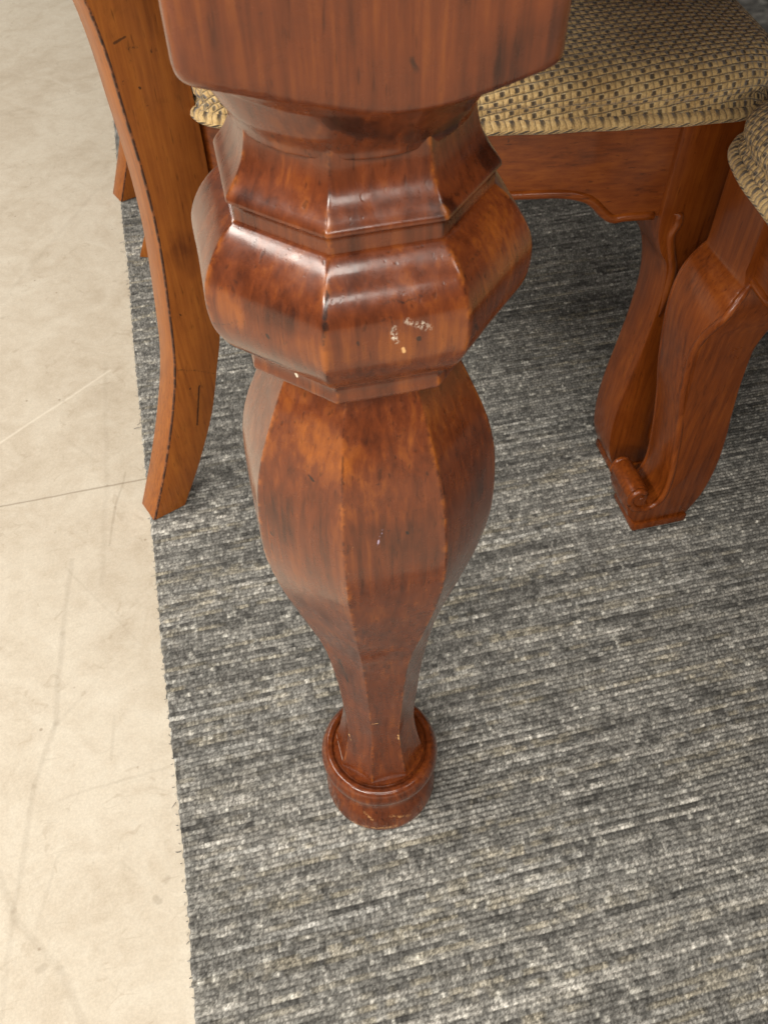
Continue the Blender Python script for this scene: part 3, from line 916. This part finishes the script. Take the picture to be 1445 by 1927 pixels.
def cushion_mesh():
    n = len(OUT)
    c = Vector((0.19, 0.0))
    rows, uvs = [], []
    # side roll then crown: (inward offset, z)
    side = [(0.012, 0.4335), (0.003, 0.4345), (-0.001, 0.4400), (0.000, 0.4460), (0.0035, 0.4500), (0.003, 0.4520), (0.0005, 0.4555), (0.000, 0.4610), (0.002, 0.4665), (0.006, 0.4715), (0.012, 0.4760), (0.020, 0.4797)]
    acc = 0.0
    prev = None
    for d, z in side:
        o = offset_outline(-d)
        rows.append([(x, y, z + 0.0012 * math.sin(9 * x + 7 * y)) for x, y in o])
        if prev: acc += math.hypot(d - prev[0], z - prev[1])
        prev = (d, z)
        ov = offset_outline(-0.012 + (0.055 - acc) * 0.0)
        # unfold the side: plan point of the rim pushed out by the remaining arc length
        uvs.append(acc)
    total = acc
    base = offset_outline(-0.020)
    top = []
    for s in (0.93, 0.86, 0.78, 0.69, 0.59, 0.48, 0.36, 0.24, 0.12):
        ring = []
        for x, y in base:
            px, py = c.x + (x - c.x) * s, c.y + (y - c.y) * s
            z = 0.4797 + 0.021 * (1 - s ** 2.2) + 0.0012 * math.sin(21 * px + 13 * py)
            ring.append((px, py, z))
        top.append(ring)
    X = rows + top
    me = grid_mesh('cushion', X, True, True, True)
    # weave coordinates
    uv = []
    rim = offset_outline(-0.020)
    for i, row in enumerate(X):
        for j, pnt in enumerate(row):
            if i < len(side):
                rem = total - uvs[i]
                x, y = rim[j]
                v = (Vector((x, y)) - c)
                a = Vector(rim[j - 1]); b = Vector(rim[(j + 1) % n])
                t = (b - a).normalized(); nr = Vector((t.y, -t.x))
                if nr.dot(v) < 0: nr = -nr
                uv.append((x + nr.x * rem, y + nr.y * rem))
            else:
                uv.append((pnt[0], pnt[1]))
    lay = me.uv_layers.new(name='weave')
    vi = np.empty(len(me.loops), dtype=np.int32); me.loops.foreach_get('vertex_index', vi)
    lay.data.foreach_set('uv', np.array(uv, dtype=np.float32)[vi].ravel())
    return me


def welt_mesh():
    path = [(x, y, 0.4395 + 0.0004 * math.sin(130 * x + 90 * y)) for x, y in offset_outline(0.0005)]
    # resample evenly
    P = [Vector(p) for p in path]
    n = len(P)
    me = tube('welt', path, 0.0058, 10, closed=True)
    ln = [0.0]
    for i in range(n):
        ln.append(ln[-1] + (P[(i + 1) % n] - P[i]).length)
    uv = []
    for i in range(n + 1):
        for j in range(10):
            uv.append((ln[i], 0.01 + 0.0068 * 2 * math.pi * ((j / 10.0) - 0.5) * 0.35))
    lay = me.uv_layers.new(name='weave')
    vi = np.empty(len(me.loops), dtype=np.int32); me.loops.foreach_get('vertex_index', vi)
    lay.data.foreach_set('uv', np.array(uv, dtype=np.float32)[vi].ravel())
    return me


# ---- rear post: swept sabre leg, set 22 degrees across the chair
PA = math.radians(22)
POST_REAR = [(0.000, 0.0), (0.030, 0.072), (0.055, 0.143), (0.070, 0.200), (0.0785, 0.266), (0.0850, 0.338), (0.0855, 0.400), (0.0825, 0.460), (0.0800, 0.504), (0.0735, 0.545), (0.055, 0.615), (0.022, 0.70), (-0.018, 0.80), (-0.062, 0.90), (-0.108, 1.0)]
POST_FRONT = [(0.040, 0.0), (0.070, 0.055), (0.098, 0.118), (0.115, 0.176), (0.124, 0.208), (0.136, 0.270), (0.143, 0.330), (0.145, 0.392), (0.143, 0.464), (0.137, 0.52), (0.120, 0.60), (0.088, 0.70), (0.044, 0.80), (-0.008, 0.90), (-0.062, 1.0)]


def post_poly():
    return smooth_poly(POST_REAR, 4) + smooth_poly(POST_FRONT, 4)[::-1]


def post_mesh(side):
    def fr(a, y, z):
        F = -0.188 + a * math.cos(PA) - y * math.sin(PA)
        R = 0.288 - a * math.sin(PA) - y * math.cos(PA)
        return (F, -R, z) if side > 0 else (F + 0.028, R - 0.0216, z)
    me = prism('post', post_poly(), 0.0, 0.034, fr, 0.0020, 2, 1, 40)
    zr = [q[1] for q in POST_REAR]; ar = [q[0] for q in POST_REAR]
    for pl in me.polygons:          # only the outer rear arris is worn dark
        if pl.material_index == 1:
            x, y, z = pl.center
            R = -y if side > 0 else y + 0.0216
            F = x if side > 0 else x - 0.028
            a = (F + 0.188) * math.cos(PA) - (R - 0.288) * math.sin(PA)
            q = -(F + 0.188) * math.sin(PA) - (R - 0.288) * math.cos(PA)
            if q > 0.006 or a > float(np.interp(z, zr, ar)) + 0.008: pl.material_index = 0
    return me


# ---- front leg: scrolled cabriole
LEG_BACK = [(0.327, 0.436), (0.327, 0.39), (0.327, 0.352), (0.330, 0.328), (0.338, 0.309), (0.346, 0.296), (0.350, 0.270), (0.349, 0.229), (0.343, 0.170), (0.338, 0.132), (0.3355, 0.098), (0.336, 0.069), (0.340, 0.040), (0.351, 0.0105)]
LEG_FRONT = [(0.401, 0.436), (0.401, 0.39), (0.401, 0.352), (0.4035, 0.343), (0.412, 0.333), (0.418, 0.316), (0.4205, 0.291), (0.419, 0.266), (0.412, 0.211), (0.404, 0.173), (0.397, 0.130), (0.3925, 0.092), (0.3905, 0.068), (0.3920, 0.053), (0.3970, 0.0435), (0.4045, 0.0425), (0.4080, 0.048)]


def leg_poly():
    fr = smooth_poly(LEG_FRONT, 4)
    roll = [(0.4190 + 0.0122 * math.cos(t), 0.0595 + 0.0122 * math.sin(t)) for t in [math.radians(q) for q in range(195, -41, -12)]]
    under = [(0.4295, 0.044), (0.4245, 0.027), (0.4120, 0.0105)]
    bk = smooth_poly(LEG_BACK, 4)[::-1]
    return fr + roll + under + bk


def leg_in(z):
    return float(np.interp(z, [0.0, 0.20, 0.254, 0.284, 0.305, 0.320, 0.330, 0.342, 0.36, 0.44], [0.300, 0.300, 0.298, 0.291, 0.282, 0.2755, 0.2745, 0.280, 0.284, 0.284]))


def lat(R, side):
    return -R if side > 0 else R * LS


def leg_mesh(side):
    fr = lambda a, y, z: (a, lat(leg_in(z) if y < 0.32 else y, side), z)
    return prism('leg', leg_poly(), 0.300, 0.348, fr, 0.0028, 2, None, 42)


BEAD = [(0.3890, 0.349), (0.3945, 0.3485), (0.3985, 0.343), (0.4060, 0.334), (0.4130, 0.322), (0.4165, 0.306), (0.4175, 0.288), (0.4160, 0.264), (0.4095, 0.215), (0.4010, 0.173), (0.3940, 0.130), (0.3895, 0.095), (0.3880, 0.066), (0.3920, 0.0455), (0.4040, 0.0370), (0.4190, 0.0405), (0.4280, 0.0530), (0.4275, 0.0640), (0.4200, 0.0695), (0.4125, 0.0650), (0.4130, 0.0575), (0.4180, 0.0560)]
HOOK = [(0.3395, 0.352), (0.3445, 0.349), (0.3455, 0.342), (0.3420, 0.332), (0.3440, 0.320), (0.3490, 0.306), (0.3535, 0.292), (0.3550, 0.268), (0.3535, 0.235)]

# rail outlines (along, z)
SIDE_BOT = [(-0.060, 0.342), (-0.02, 0.343), (0.010, 0.350), (0.022, 0.358), (0.040, 0.368), (0.075, 0.374), (0.14, 0.3755), (0.215, 0.3755), (0.240, 0.3745), (0.256, 0.371), (0.267, 0.365), (0.279, 0.353), (0.288, 0.3475), (0.299, 0.3485), (0.330, 0.3485)]


def side_r(Fv):
    """plan curve of the side rail face"""
    xs = [-0.075, 0.0, 0.08, 0.177, 0.26, 0.327, 0.34]
    ys = [0.216, 0.256, 0.289, 0.318, 0.3325, 0.3425, 0.3435]
    return float(np.interp(Fv, xs, ys))


def side_rail_mesh(side):
    bot = smooth_poly(SIDE_BOT, 5)
    rows = []
    for a, z in bot:
        R = side_r(a)
        zt = 0.436
        rows.append([(a, lat(R, side), z), (a, lat(R, side), z + 0.25 * (zt - z)), (a, lat(R, side), zt - 0.006), (a, lat(R - 0.0015, side), zt), (a, lat(R - 0.022, side), zt), (a, lat(R - 0.022, side), z)])
    me = grid_mesh('side_rail', rows, True, True, True)
    sharp_by_angle(me, 35)
    return me


def side_bead_mesh(side):
    bot = [q for q in smooth_poly(SIDE_BOT, 5) if q[0] <= 0.328]
    return tube('bead', [(a, lat(side_r(a) - 0.0015, side), z + 0.0005) for a, z in bot], 0.0046, 10)


def front_rail():
    half = [(0.0, 0.3755), (0.10, 0.3755), (0.185, 0.3745), (0.215, 0.371), (0.232, 0.365), (0.246, 0.353), (0.258, 0.3475), (0.272, 0.3485), (0.302, 0.3485)]
    pts = smooth_poly(half, 5)
    pts = [(-a, z) for a, z in pts[::-1]] + [(a * LS, z) for a, z in pts[1:]]
    rows = [[(0.393, a, z), (0.393, a, z + 0.03), (0.393, a, 0.430), (0.3915, a, 0.436), (0.371, a, 0.436), (0.371, a, z)] for a, z in pts]
    me = grid_mesh('front_rail', rows, True, True, True)
    sharp_by_angle(me, 35)
    bd = tube('bead', [(0.3915, a, z + 0.0005) for a, z in pts], 0.0046, 10)
    return me, bd


def make_chair():
    t = empty('dining_chair')
    cu = link('cushion', cushion_mesh(), M_FAB, t, True)
    link('welt', welt_mesh(), M_WELT, cu, True)
    for s in (1, -1):
        link('post', post_mesh(s), [M_POST, M_EDGE], t)
        lg = link('leg', leg_mesh(s), M_CHAIR, t)
        for outer in (0, 1):
            for nm, path, rad in ((('bead', BEAD, 0.0033), ('bead', HOOK, 0.0042)) if outer else (('bead', BEAD, 0.0038),)):
                pts = [(a, lat(0.3482 if outer else leg_in(z) - 0.0002, s), z) for a, z in path]
                link(nm, tube(nm, smooth_poly(pts, 5), rad, 8, taper=True), M_CHAIR, lg, True)
        lo = (0.350, -0.3505 if s > 0 else 0.2975 * LS, 0.0); hi = (0.4155, -0.2975 if s > 0 else 0.3505 * LS, 0.0115)
        box_part('foot_pad', lo, hi, M_CHAIR, lg, 0.0025)
        sr = link('side_rail', side_rail_mesh(s), M_RAIL, t)
        link('bead', side_bead_mesh(s), M_RAIL, sr, True)
    me, bd = front_rail()
    fr = link('front_rail', me, M_FRAIL, t)
    link('bead', bd, M_FRAIL, fr, True)
    box_part('rear_rail', (-0.078, -0.225, 0.36), (-0.058, 0.21, 0.436), M_CHAIR, t)
    # back between the posts, above the seat
    def crest(name, z0, z1, hw, d):
        f = lambda z: -0.188 + float(np.interp(z, [q[1] for q in POST_REAR], [q[0] for q in POST_REAR])) * math.cos(PA) + 0.012
        rr = lambda z: 0.288 - float(np.interp(z, [q[1] for q in POST_REAR], [q[0] for q in POST_REAR])) * math.sin(PA)
        rows = []
        for i in range(21):
            s = -1 + i / 10.0
            y = s * (hw if hw else rr((z0 + z1) / 2) - 0.018)
            bow = -0.018 * (1 - s * s) if not hw else -0.018
            up = 0.018 * (1 - s * s) if name == 'crest_rail' else 0
            rows.append([(f(z0) + bow, y, z0), (f(z1) + bow, y, z1 + up), (f(z1) + bow + d, y, z1 + up), (f(z0) + bow + d, y, z0)])
        m = grid_mesh(name, rows, True, True, True)
        sharp_by_angle(m, 35)
        return link(name, m, M_CHAIR, t)
    crest('crest_rail', 0.90, 0.995, None, 0.022)
    crest('lower_rail', 0.545, 0.58, None, 0.02)
    for yy in (-0.13, -0.045, 0.04, 0.125):
        rows = []
        for i in range(12):
            z = 0.57 + (0.915 - 0.57) * i / 11
            f = -0.188 + float(np.interp(z, [q[1] for q in POST_REAR], [q[0] for q in POST_REAR])) * math.cos(PA) - 0.003
            rows.append([(f, yy - 0.018, z), (f, yy + 0.023, z), (f + 0.012, yy + 0.023, z), (f + 0.012, yy - 0.018, z)])
        m = grid_mesh('back_slat', rows, True, True, True)
        sharp_by_angle(m, 35)
        link('back_slat', m, M_CHAIR, t)
    return t


def copy_tree(o, parent=None):
    c = o.copy()
    C.objects.link(c)
    c.parent = parent
    for ch in list(o.children):
        copy_tree(ch, c)
    return c


chair = make_chair()
chair.location = (0, 0.627, 0)
tag(chair, 'cherry wood dining chair whose swept rear leg stands on the rug edge', 'chair', 'dining chairs round the table')
c2 = copy_tree(chair)
c2.location = (0.754, -0.106, 0)
c2.rotation_euler = (0, 0, math.pi)
tag(c2, 'cherry wood dining chair turned the other way, its scrolled front leg against the other chair', 'chair', 'dining chairs round the table')
c3 = copy_tree(chair)
c3.location = (-0.004, 0.627 + 0.682, 0)
tag(c3, 'dining chair mostly hidden behind another, only its rear foot showing by the rug edge', 'chair', 'dining chairs round the table')
